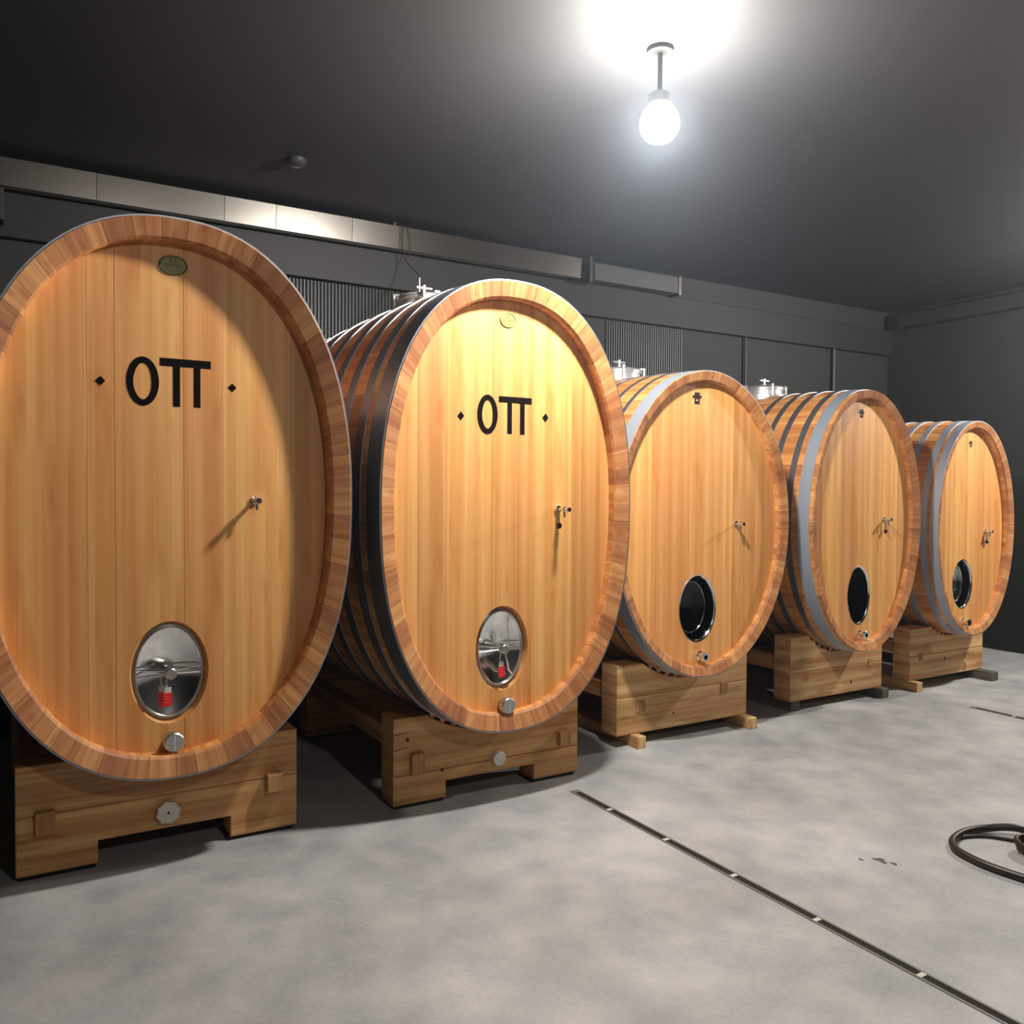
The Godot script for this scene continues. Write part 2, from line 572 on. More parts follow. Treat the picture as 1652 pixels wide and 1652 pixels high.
var BAR := [
	{"u": 0.599, "y": 1.500, "n": 3.62, "a": 0.733, "b": 1.114, "p": 2.27, "yaw": 0.0, "L": 2.1, "th": 0.082, "rec": 0.108, "k": 0.03,
		"bounds": [0.145, 0.291, 0.39, 0.485, 0.649, 0.804, 0.901, 1.09],
		"hoops": [[0.003, 0.15], [0.22, 0.31], [0.44, 0.53], [0.68, 0.77], [0.95, 1.04], [1.22, 1.31], [1.50, 1.59], [1.75, 1.84], [1.95, 2.09]],
		"door": [0.591, 0.790, 0.152, 0.211], "plug": [0.598, 0.514], "tap": [0.935, 1.495], "badge": [0.61, 2.452],
		"label": "largest oak barrel at the far left, lettered head mostly in shadow on its right side"},
	{"u": 2.161, "y": 1.463, "n": 3.58, "a": 0.712, "b": 1.095, "p": 2.30, "yaw": 0.02, "L": 2.1, "th": 0.082, "rec": 0.08, "k": 0.03,
		"bounds": [1.671, 1.822, 2.069, 2.215, 2.306, 2.549, 2.733],
		"hoops": [[0.003, 0.15], [0.22, 0.31], [0.44, 0.53], [0.68, 0.77], [0.93, 1.02], [1.22, 1.31], [1.50, 1.59], [1.75, 1.84], [1.95, 2.09]],
		"door": [2.132, 0.763, 0.150, 0.210], "plug": [2.136, 0.487], "tap": [2.46, 1.45], "badge": [2.154, 2.382],
		"label": "tall oak barrel second from the left with brightly lit lettered head and steel top hatch"},
	{"u": 3.695, "y": 1.344, "n": 3.86, "a": 0.688, "b": 0.930, "p": 2.0, "yaw": -0.02, "L": 1.9, "th": 0.062, "rec": 0.06, "k": 0.035,
		"bounds": [3.14, 3.299, 3.595, 3.865, 3.947, 4.143],
		"hoops": [[0.006, 0.105], [0.20, 0.235], [0.355, 0.39], [0.545, 0.58], [0.71, 0.745], [1.20, 1.235], [1.36, 1.395], [1.53, 1.565], [1.66, 1.70], [1.795, 1.894]],
		"door": [3.669, 0.828, 0.150, 0.206], "plug": [3.69, 0.532], "tap": [3.975, 1.342], "badge": [3.643, 2.117],
		"label": "middle oak barrel of the row without lettering, dark oval porthole and broad pale front hoop"},
	{"u": 5.228, "y": 1.343, "n": 3.87, "a": 0.589, "b": 0.916, "p": 2.02, "yaw": 0.007, "L": 1.9, "th": 0.060, "rec": 0.06, "k": 0.035,
		"bounds": [4.80, 4.995, 5.179, 5.30, 5.431, 5.62],
		"hoops": [[0.035, 0.13], [0.18, 0.228], [0.335, 0.382], [0.475, 0.52], [0.625, 0.67], [1.23, 1.275], [1.38, 1.425], [1.52, 1.565], [1.67, 1.718], [1.77, 1.865]],
		"door": [5.199, 0.818, 0.125, 0.206], "plug": [5.218, 0.541], "tap": [5.465, 1.351], "badge": [5.197, 2.103],
		"label": "fourth oak barrel from the left with black open porthole and many dark side hoops"},
	{"u": 6.600, "y": 1.266, "n": 3.91, "a": 0.511, "b": 0.840, "p": 2.04, "yaw": 0.0, "L": 1.8, "th": 0.055, "rec": 0.06, "k": 0.035,
		"bounds": [6.26, 6.452, 6.535, 6.635, 6.755, 6.90],
		"hoops": [[0.004, 0.068], [0.095, 0.15], [0.255, 0.305], [0.41, 0.455], [0.56, 0.60], [1.20, 1.24], [1.35, 1.395], [1.50, 1.55], [1.65, 1.705], [1.732, 1.796]],
		"door": [6.503, 0.828, 0.135, 0.193], "plug": [6.520, 0.527], "tap": [6.80, 1.238], "badge": [6.579, 1.935],
		"label": "smallest oak barrel at the right end of the row beside the dark wall"},
]

func build_barrels():
	for i in BAR.size():
		barrel(i, BAR[i])

func barrel(i: int, d: Dictionary):
	var a: float = d.a
	var b: float = d.b
	var p: float = d.p
	var L: float = d.L
	var th: float = d.th
	var root := thing("oak_barrel", d.label, "barrel", Vector3(d.u, d.y - b, -d.n), d.yaw, "")
	var tab := se_arc(a, b, p)
	var total: float = tab[-1][0]
	var bulge := func(z: float) -> float:
		var q := 2.0 * z / L - 1.0
		return 1.0 + d.k * (1.0 - q * q)
	# staves
	var widths := []
	var sum := 0.0
	var n := int(round(total / 0.098))
	for k in n:
		var w := rng.randf_range(0.75, 1.3)
		widths.append(w)
		sum += w
	var s := 0.0
	var zs := [0.0, 0.005, 0.25, 0.6, L / 2.0, L - 0.6, L - 0.25, L]
	var prev := -1
	for k in n:
		var w: float = widths[k] / sum * total
		var ts := [arc_t(tab, s + 0.0006), arc_t(tab, s + w / 2.0), arc_t(tab, s + w - 0.0006)]
		var st := ms()
		var en := ms()
		uv_off = Vector2(rng.randf(), rng.randf())
		var proud := rng.randf_range(-0.0006, 0.0006)
		var outer := []
		var inner := []
		for zi in zs.size():
			var z: float = zs[zi]
			var f: float = bulge.call(z)
			var ro := PackedVector3Array()
			var ri := PackedVector3Array()
			for t in ts:
				var cut := 0.004 if (zi == 0 or zi == zs.size() - 1) else 0.0
				var q := se(t, a * f - cut + proud, b * f - cut + proud, p)
				ro.append(Vector3(q.x, q.y + b, -z))
				var it := th - (0.010 if zi == 0 else 0.0)
				var zi2: float = z if zi > 1 else (th * 0.27 if zi == 0 else th * 0.27 + 0.011)
				var q2 := se(t, a * f - it, b * f - it, p)
				ri.append(Vector3(q2.x, q2.y + b, -zi2))
			outer.append(ro)
			inner.append(ri)
		var c := Vector3(0, b, 0)
		skin(en, [outer[0], outer[1]], false, false, c, 1.0, Vector2(0.1, 0.02))
		skin(en, [inner[0], inner[1]], false, false, c, -1.0, Vector2(0.1, 0.02))
		skin(en, [outer[0], inner[0]], false, false, Vector3(0, b, -1), 1.0, Vector2(0.1, 0.12))
		var ro2 := []
		var ri2 := []
		for zi in range(1, zs.size()):
			ro2.append(outer[zi])
			ri2.append(inner[zi])
		skin_z(st, ro2, b, 1.0)
		skin_z(st, ri2, b, -1.0)
		skin(st, [outer[-1], inner[-1]], false, false, Vector3(0, b, 0), 1.0, Vector2(0.1, 0.12))
		for e in [0, 2]:
			var mid: Vector3 = (outer[1][1] + inner[1][1]) / 2.0
			for zi in zs.size() - 1:
				var pts := [outer[zi][e], outer[zi + 1][e], inner[zi + 1][e], inner[zi][e]]
				var o: Vector3 = outer[1][e] - outer[1][1]
				face(st, pts, o)
		var pick := rng.randi_range(0, 5)
		if pick == prev: pick = (pick + 1) % 6
		prev = pick
		var am := made(st, stave_m[pick])
		am = made(en, end_m[pick], am)
		obj("stave", am, root)
		s += w
	# hoops
	for h in d.hoops:
		uv_off = Vector2(rng.randf(), rng.randf())
		var st := ms()
		var seg := 112
		var rings := []
		for q in [[h[0], -0.003], [h[0], 0.005], [(h[0] + h[1]) / 2.0, 0.005], [h[1], 0.005], [h[1], -0.003]]:
			var r := PackedVector3Array()
			var f: float = bulge.call(q[0])
			for j in seg:
				var t := arc_t(tab, total * j / seg)
				var v := se(t, a * f + q[1], b * f + q[1], p)
				r.append(Vector3(v.x, v.y + b, -q[0]))
			rings.append(r)
		skin(st, [rings[0], rings[1]], true, false, Vector3(0, b, -L / 2), 1.0, Vector2(0.1, 0.1))
		skin(st, [rings[1], rings[2], rings[3]], true, true, Vector3(0, b, 0), 1.0, Vector2(0.1, 0.1), true)
		skin(st, [rings[3], rings[4]], true, false, Vector3(0, b, -h[0]), 1.0, Vector2(0.1, 0.1))
		put("hoop", st, M.zinc if i == 4 or (i >= 2 and h[1] - h[0] > 0.08) else M.hoop, root)
	# head boards, with the door opening cut out
	var rec: float = d.rec
	var door: Array = d.door
	var dc := Vector2(door[0] - d.u, door[1] - d.y)
	var hole := PackedVector2Array()
	for j in 40:
		hole.append(dc + Vector2(door[2] * cos(TAU * j / 40), door[3] * sin(TAU * j / 40)))
	var rim := PackedVector2Array()
	var ff: float = bulge.call(rec)
	for j in 160:
		rim.append(se(TAU * j / 160, a * ff - th - 0.0005, b * ff - th - 0.0005, p))
	var xs := [-a]
	for x in d.bounds: xs.append(x - d.u)
	xs.append(a)
	grain = 1
	uv_scale = Vector2(1.5, 0.42)
	prev = -1
	for k in xs.size() - 1:
		var strip := PackedVector2Array([Vector2(xs[k] + 0.0001, -2), Vector2(xs[k + 1] - 0.0001, -2), Vector2(xs[k + 1] - 0.0001, 2), Vector2(xs[k] + 0.0001, 2)])
		for piece in Geometry2D.intersect_polygons(rim, strip):
			var st := ms()
			uv_off = Vector2(rng.randf(), rng.randf())
			for q in Geometry2D.clip_polygons(piece, hole):
				if q.size() < 3: continue
				var moved := PackedVector2Array()
				for v in q: moved.append(v + Vector2(0, b))
				extrude(st, moved, -rec + rng.randf_range(-0.0008, 0.0008), -rec - 0.05, 0.0006)
			var pick := rng.randi_range(0, 5)
			if pick == prev: pick = (pick + 2) % 6
			prev = pick
			put("head_board", st, head_m[pick], root)
	# rear head
	var rear := PackedVector2Array()
	for j in 64:
		rear.append(se(TAU * j / 64, a - th, b - th, p) + Vector2(0, b))
	var rs := ms()
	extrude(rs, rear, -L + 0.11, -L + 0.06, 0.0)
	put("rear_head", rs, stave_m[1], root)
	barrel_door(i, d, root, dc + Vector2(0, b), rec)
	barrel_fittings(i, d, root, rec)

# outer or inner long faces of a stave, mapped by real length
func skin_z(st: SurfaceTool, rows: Array, b: float, sgn: float):
	for i in rows.size() - 1:
		for j in 2:
			var p := [rows[i][j], rows[i][j + 1], rows[i + 1][j + 1], rows[i + 1][j]]
			var ns := []
			for k in 4:
				var jc := j if k in [0, 3] else j + 1
				var ri := i if k < 2 else i + 1
				var tu: Vector3 = rows[ri][2] - rows[ri][0]
				if jc == 1: tu = rows[ri][2] - rows[ri][0]
				var tv: Vector3 = rows[mini(i + 1, rows.size() - 1)][jc] - rows[i][jc]
				var nn := tu.cross(tv).normalized()
				if nn.dot(Vector3(p[k].x, p[k].y - b, 0)) * sgn < 0: nn = -nn
				ns.append(nn)
			var us := [j, j + 1, j + 1, j]
			var q := []
			for k in 4:
				q.append(Vector2(us[k] * 0.09, p[k].z * 0.6) + uv_off)
			tri(st, p[0], p[1], p[2], ns[0], ns[1], ns[2], q[0], q[1], q[2])
			tri(st, p[0], p[2], p[3], ns[0], ns[2], ns[3], q[0], q[2], q[3])

func barrel_door(i: int, d: Dictionary, root: Node3D, c: Vector2, rec: float):
	var w: float = d.door[2] - 0.012
	var h: float = d.door[3] - 0.012
	var xf := Transform3D(Basis(Vector3(w, 0, 0), Vector3(0, h, 0), Vector3(0, 0, 1)), Vector3(c.x, c.y, -rec))
	if i < 2:
		# concave polished door with a rolled ring
		var st := ms()
		lathe(st, [Vector2(0.0, -0.060), Vector2(0.2, -0.0586), Vector2(0.4, -0.0545), Vector2(0.6, -0.0476), Vector2(0.75, -0.0407), Vector2(0.91, -0.0313)], 56, xf, true, Vector3(0, 0, 1), -1.0)
		var door := put("door", st, M.steel, root)
		door.set_meta("label", "polished oval steel door")
		st = ms()
		lathe(st, [Vector2(0.90, -0.05), Vector2(0.90, -0.018), Vector2(0.915, -0.013), Vector2(0.935, -0.013), Vector2(0.95, -0.018), Vector2(0.95, -0.06)], 56, xf, true, Vector3(0.925, 0, -0.03))
		lathe(st, [Vector2(0.95, -0.03), Vector2(0.985, -0.03)], 56, xf, false, Vector3(0, 0, -1))
		put("door_ring", st, M.satin, door)
		st = ms()
		lathe(st, [Vector2(0.975, -0.045), Vector2(1.0, -0.026), Vector2(1.092, -0.001)], 56, xf, false, Vector3(0, 0, 1), -1.0)
		put("door_surround", st, head_m[1], door)
		# crossbar bent towards the knob in the middle
		st = ms()
		var m := Vector3(c.x, c.y - 0.002, -rec + 0.012)
		for sx in [-1, 1]:
			for dy in [0.012, -0.010]:
				tube(st, [Vector3(c.x + sx * w * 0.90, c.y + dy * 1.4, -rec - 0.018), Vector3(c.x + sx * 0.02, c.y + dy * 0.6, -rec + 0.004)], 0.0035, 8)
		put("crossbar", st, M.steel, door)
		st = ms()
		disc(st, 0.023, -0.02, 0.022, 0.003, 20, Transform3D(Basis(), m))
		disc(st, 0.012, -0.055, -0.02, 0.0, 12, Transform3D(Basis(), m))
		put("knob", st, M.satin, door)
		if i == 1:
			st = ms()
			tube(st, [m + Vector3(0.012, -0.02, 0), m + Vector3(0.02, -0.06, 0.004), m + Vector3(0.03, -0.105, 0.0), m + Vector3(0.055, -0.13, -0.008)], 0.005, 8)
			put("latch_lever", st, M.steel, door)
		# the hanging tag: a thing of its own
		var at: Vector3 = root.transform * (m + Vector3(-0.005 if i == 0 else -0.016, -0.052, -0.024 if i == 0 else 0.004))
		var tg := thing("hang_tag", ["red tag with white top hanging on the oval steel door of the leftmost barrel", "red tag with white top hanging on the oval steel door of the second barrel"][i], "tag", at, d.yaw)
		uv_scale = Vector2.ONE
		var tilt := Transform3D(Basis(Vector3(0, 0, 1), -0.03 if i == 0 else 0.06), Vector3.ZERO)
		st = ms()
		bbox(st, Vector3(-0.018, -0.088, -0.001), Vector3(0.018, -0.032, 0.001), 0.0006, tilt)
		put("red_label", st, M.red, tg)
		st = ms()
		bbox(st, Vector3(-0.013, -0.034, -0.0012), Vector3(0.013, -0.010, 0.0014), 0.0006, tilt)
		put("white_top", st, M.white, tg)
		st = ms()
		tube(st, spline([tilt * Vector3(-0.003, -0.012, 0), tilt * Vector3(-0.006, 0.01, 0), Vector3(0.0, 0.040, 0.004)], 4), 0.0022, 6)
		put("loop", st, M.white, tg)
		st = ms()
		for q in [[-0.012, 0.004, -0.048], [-0.009, 0.010, -0.060], [-0.012, 0.008, -0.072]]:
			bbox(st, Vector3(q[0], q[2] - 0.0014, 0.0008), Vector3(q[1], q[2] + 0.0014, 0.0014), 0.0, tilt)
		put("print", st, mat(Color(0.93, 0.42, 0.42), 0.6), tg)
	else:
		# thin steel lip, dark lining, door set back inside
		var st := ms()
		lathe(st, [Vector2(1.085, -0.004), Vector2(1.075, 0.001), Vector2(1.03, -0.001), Vector2(1.0, -0.008), Vector2(0.99, -0.016)], 56, xf, false, Vector3(0, 0, -0.03), 1.0)
		var lip := st
		st = ms()
		lathe(st, [Vector2(0.99, -0.016), Vector2(0.975, -0.13)], 56, xf, false, Vector3(0, 0, -0.07), -1.0)
		var lining := st
		st = ms()
		var dr: MeshInstance3D
		if i == 3:
			lathe(st, [Vector2(0.0, -0.125), Vector2(0.976, -0.125)], 56, xf, false, Vector3(0, 0, -1))
			dr = put("door", st, M.black_glass, root)
			dr.set_meta("label", "black porthole glass set deep in the opening")
		else:
			lathe(st, [Vector2(0.0, -0.085), Vector2(0.5, -0.083), Vector2(0.80, -0.072)], 56, xf, true, Vector3(0, 0, 1), -1.0)
			dr = put("door", st, M.black_glass if i == 2 else M.steel, root)
			dr.set_meta("label", "dark glossy porthole door" if i == 2 else "steel porthole door")
			st = ms()
			lathe(st, [Vector2(0.80, -0.09), Vector2(0.80, -0.068), Vector2(0.815, -0.062), Vector2(0.83, -0.062), Vector2(0.845, -0.068), Vector2(0.845, -0.10)], 56, xf, true, Vector3(0.82, 0, -0.08))
			put("door_ring", st, M.steel, dr)
			st = ms()
			lathe(st, [Vector2(0.845, -0.10), Vector2(0.98, -0.10)], 56, xf, false, Vector3(0, 0, -1))
			put("gasket", st, M.black_glass, dr)
		put("door_collar", lip, M.steel, dr)
		put("door_lining", lining, M.black_glass, dr)

func barrel_fittings(i: int, d: Dictionary, root: Node3D, rec: float):
	var b: float = d.b
	var P := func(q: Array) -> Vector3: return Vector3(q[0] - d.u, q[1] - d.y + b, -rec)
	# drain plug under the door
	var c: Vector3 = P.call(d.plug)
	var st := ms()
	if i < 2:
		lathe(st, [Vector2(0.024, -0.01), Vector2(0.024, 0.030), Vector2(0.039, 0.030), Vector2(0.039, 0.062), Vector2(0.035, 0.066), Vector2(0, 0.066)], 28, Transform3D(Basis(), c), false, Vector3(0, 0, 0.02))
		var pl := put("drain_plug", st, M.satin, root)
		st = ms()
		for k in 14:
			var t := TAU * k / 14
			bbox(st, Vector3(-0.002, 0.038, 0.034), Vector3(0.002, 0.0415, 0.060), 0.0008, Transform3D(Basis(Vector3(0, 0, 1), t), c))
		bbox(st, Vector3(-0.0025, -0.034, 0.0655), Vector3(0.0025, 0.034, 0.0685), 0.0008, Transform3D(Basis(), c))
		put("grip_ridges", st, M.steel, pl)
	else:
		lathe(st, [Vector2(0.034, -0.01), Vector2(0.034, 0.008), Vector2(0.027, 0.012), Vector2(0.027, 0.04), Vector2(0.030, 0.042), Vector2(0.030, 0.054), Vector2(0.028, 0.056), Vector2(0.016, 0.056), Vector2(0.015, 0.03), Vector2(0, 0.03)], 8, Transform3D(Basis(), c), false, Vector3(0.022, 0, 0.03))
		var pl := put("drain_plug", st, M.steel, root)
		st = ms()
		disc(st, 0.0145, 0.028, 0.040, 0.0, 16, Transform3D(Basis(), c))
		put("bore", st, M.joint, pl)
	# tap
	var tap_len: float = [0.66, 0.9, 0.62, 0.55, 0.55][i]
	c = P.call(d.tap)
	st = ms()
	lathe(st, [Vector2(0.018, 0.0), Vector2(0.018, 0.012), Vector2(0.009, 0.014), Vector2(0.009, 0.058), Vector2(0.014, 0.060), Vector2(0.014, 0.078), Vector2(0.009, 0.080), Vector2(0.009, 0.096), Vector2(0.013, 0.098), Vector2(0.013, 0.116), Vector2(0.011, 0.119), Vector2(0, 0.119)], 16, Transform3D(Basis.from_scale(Vector3(1, 1, tap_len)), c), false, Vector3(0, 0, 0.05))
	var tap := put("tap", st, M.steel, root)
	st = ms()
	var sz := 0.069 * tap_len
	tube(st, [c + Vector3(0, 0, sz), c + Vector3(0, -0.04, sz)], 0.006, 10)
	put("spout", st, M.satin, tap)
	if i in [1, 3, 4]:
		st = ms()
		tube(st, [c + Vector3(-0.002, -0.005, 0.014), c + Vector3(-0.002, -0.075, 0.016)], 0.006, 10)
		put("side_tube", st, M.satin, tap)
		st = ms()
		lathe(st, [Vector2(0, -0.018), Vector2(0.008, -0.015), Vector2(0.013, -0.004), Vector2(0.013, 0.005), Vector2(0.008, 0.012), Vector2(0, 0.013)], 14, Transform3D(Basis(Vector3(1, 0, 0), -PI / 2), c + Vector3(0, -0.083, 0.018)), true)
		put("stopper", st, M.brand, tap)
	# badge at the top of the head
	c = P.call(d.badge)
	if i < 2:
		var r := Vector2(0.056, 0.040) if i == 0 else Vector2(0.046, 0.036)
		var xf := Transform3D(Basis(Vector3(r.x, 0, 0), Vector3(0, r.y, 0), Vector3(0, 0, 1)), c)
		st = ms()
		lathe(st, [Vector2(1, 0), Vector2(1, 0.004), Vector2(0.95, 0.006), Vector2(0.90, 0.004), Vector2(0.88, 0.003), Vector2(0, 0.003)], 40, xf, false, Vector3(0, 0, -0.05))
		var bd := put("badge", st, M.bronze if i == 0 else M.brass, root)
		bd.set_meta("label", "dull bronze oval badge" if i == 0 else "pale brass oval badge with worn markings")
		st = ms()
		for k in 6:
			var x := -0.026 + k * 0.0104
			bbox(st, Vector3(x - 0.0028, -0.003, 0.0028), Vector3(x + 0.0028, 0.005, 0.0042), 0.0004, Transform3D(Basis(), c))
		for k in 5:
			var t := PI * (1.28 + 0.11 * k)
			bbox(st, Vector3(-0.004, -0.0012, 0.0028), Vector3(0.004, 0.0012, 0.0040), 0.0003, Transform3D(Basis(Vector3(0, 0, 1), t + PI / 2), c + Vector3(0.68 * r.x * cos(t), 0.68 * r.y * sin(t), 0)))
		lathe(st, [Vector2(0.24, 0.0028), Vector2(0.24, 0.0042), Vector2(0.17, 0.0042), Vector2(0.17, 0.0028)], 16, Transform3D(xf.basis, c + Vector3(0, 0.55 * r.y, 0)), false, Vector3(0.2, 0, 0))
		put("badge_marks", st, M.mark, bd)
	else:
		# burnt-in crest: block, wide bar, lower block with a lighter slot
		var k := 1.0 if i == 2 else (0.8 if i == 3 else 0.7)
		st = ms()
		for q in [[-0.020, 0.012, 0.022, 0.030], [-0.036, -0.006, 0.036, 0.012], [-0.020, -0.042, -0.010, -0.006], [0.010, -0.042, 0.022, -0.006], [-0.010, -0.042, 0.010, -0.022], [-0.010, -0.012, 0.010, -0.006]]:
			bbox(st, Vector3(q[0] * k, q[1] * k, -0.002), Vector3(q[2] * k, q[3] * k, 0.0012), 0.0, Transform3D(Basis(), c))
		var br := put("brand_mark", st, M.brand, root)
		br.set_meta("label", "small dark burnt-in crest")
	# painted lettering on the two large heads
	if i < 2:
		var L: Dictionary = [
			{"o": [0.4935, 1.9755, 0.061, 0.0985], "bar": [0.559, 0.757, 2.043, 2.075], "stems": [0.622, 0.702], "foot": 1.880, "dia": [[0.339, 1.966], [0.843, 1.971]], "w": 0.0265, "dr": [0.0185, 0.0185]},
			{"o": [2.041, 1.915, 0.057, 0.0955], "bar": [2.104, 2.297, 1.978, 2.008], "stems": [2.167, 2.242], "foot": 1.825, "dia": [[1.893, 1.9], [2.381, 1.915]], "w": 0.0265, "dr": [0.018, 0.0215]}][i]
		var off := Vector2(-d.u, -d.y + b)
		st = ms()
		var o: Array = L.o
		var ring := []
		for q in [[1.0, 0.0], [1.0, 0.0018], [0.0, 0.0018], [0.0, 0.0]]:
			var r := PackedVector3Array()
			for j in 48:
				var t := TAU * j / 48
				var hw: float = o[2] - (1.0 - q[0]) * 0.0265 * (1.0 + 0.04 * sin(3 * t + 1))
				var hh: float = o[3] - (1.0 - q[0]) * 0.0270 * (1.0 + 0.05 * cos(2 * t))
				r.append(Vector3(o[0] + off.x + hw * cos(t), o[1] + off.y + hh * sin(t), -rec + q[1]))
			ring.append(r)
		skin(st, [ring[0], ring[1]], true, false, Vector3(o[0] + off.x, o[1] + off.y, -rec), 1.0)
		skin(st, [ring[1], ring[2]], true, false, Vector3(o[0] + off.x, o[1] + off.y, -1), 1.0)
		skin(st, [ring[2], ring[3]], true, false, Vector3(o[0] + off.x, o[1] + off.y, -rec), -1.0)
		var lt := put("letter", st, M.paint, root)
		lt.set_meta("label", "black painted letter O")
		st = ms()
		var poly := PackedVector2Array()
		var bb: Array = L.bar
		var w2: float = L.w / 2.0
		for q in [[bb[0], bb[3]], [bb[0], bb[2]], [L.stems[0] - w2, bb[2]], [L.stems[0] - w2, L.foot], [L.stems[0] + w2, L.foot], [L.stems[0] + w2, bb[2]], [L.stems[1] - w2, bb[2]], [L.stems[1] - w2, L.foot], [L.stems[1] + w2, L.foot], [L.stems[1] + w2, bb[2]], [bb[1], bb[2]], [bb[1], bb[3]]]:
			poly.append(Vector2(q[0], q[1]) + off)
		extrude(st, poly, -rec + 0.0018, -rec - 0.002, 0.0003)
		lt = put("letter", st, M.paint, root)
		lt.set_meta("label", "two black painted letters T sharing one bar")
		for q in L.dia:
			st = ms()
			var dd := PackedVector2Array()
			for e in [[1, 0.05], [0.05, 1], [-1, 0], [0, -1]]:
				dd.append(Vector2(q[0] + e[0] * L.dr[0], q[1] + e[1] * L.dr[1]) + off)
			extrude(st, dd, -rec + 0.0018, -rec - 0.002, 0.0003)
			put("diamond_mark", st, M.paint, root)
	# steel hatch on top
	if i in [1, 2, 3]:
		var zc: float = [0, -1.03, -0.92, -0.98][i]
		var top: float = b * 2.0 + b * d.k * (1.0 - pow(2.0 * -zc / d.L - 1.0, 2.0))
		var xf := Transform3D(Basis(Vector3(1, 0, 0), -PI / 2), Vector3(0, top, zc))
		var R := 0.145
		st = ms()
		lathe(st, [Vector2(R + 0.03, -0.03), Vector2(R + 0.03, 0.012), Vector2(R, 0.016), Vector2(R, 0.05), Vector2(R + 0.012, 0.054), Vector2(R + 0.012, 0.064), Vector2(R, 0.066)], 40, xf, false, Vector3(0, 0, 0.03))
		var ht := put("hatch", st, M.hatch, root)
		ht.set_meta("label", "polished steel hatch on top of the barrel")
		st = ms()
		lathe(st, [Vector2(R + 0.012, 0.066), Vector2(R + 0.012, 0.076), Vector2(R * 0.9, 0.086), Vector2(R * 0.5, 0.096), Vector2(0, 0.099)], 40, xf, true, Vector3(0, 0, 0.0))
		put("lid", st, M.hatch, ht)
		for k in 4:
			st = ms()
			var t := TAU * (k + 0.3) / 4
			var q := Vector3(cos(t) * (R + 0.03), 0, sin(t) * (R + 0.03))
			tube(st, [Vector3(0, top, zc) + q, Vector3(0, top + 0.092, zc) + q], 0.009, 8)
			bbox(st, Vector3(-0.022, 0.080, -0.010), Vector3(0.022, 0.094, 0.010), 0.003, Transform3D(Basis(Vector3.UP, -t), Vector3(0, top, zc) + q * 0.92))
			put("clamp_bolt", st, M.hatch, ht)
		st = ms()
		tube(st, [Vector3(0, top + 0.095, zc), Vector3(0, top + 0.15, zc)], 0.010, 10)
		tube(st, [Vector3(-0.05, top + 0.135, zc), Vector3(0.05, top + 0.135, zc)], 0.008, 8)
		if i == 1:
			tube(st, [Vector3(-0.03, top + 0.09, zc), Vector3(-0.03, top + 0.19, zc)], 0.005, 8)
			bbox(st, Vector3(0.06, top + 0.085, zc - 0.02), Vector3(0.10, top + 0.13, zc + 0.02), 0.004)
		put("vent_valve", st, M.hatch, ht)

# ------------------------------------------------------------------ cradles
func cradle_poly(x0: float, x1: float, y0: float, y1: float, d: Dictionary, n: float, gap: float) -> PackedVector2Array:
	# block outline with the barrel's curve cut out of its top
	var z: float = n - d.n
	var q: float = 2.0 * z / d.L - 1.0
	var f: float = 1.0 + d.k * (1.0 - q * q)
	var oval := PackedVector2Array()
	for j in 160:
		oval.append(se(TAU * j / 160, d.a * f + gap, d.b * f + gap, d.p) + Vector2(d.u - z * sin(d.yaw) * 0.0, d.y))
	var rect := PackedVector2Array([Vector2(x0, y0), Vector2(x1, y0), Vector2(x1, y1), Vector2(x0, y1)])
	var best := PackedVector2Array()
	for piece in Geometry2D.clip_polygons(rect, oval):
		if piece.size() > best.size(): best = piece
	return best

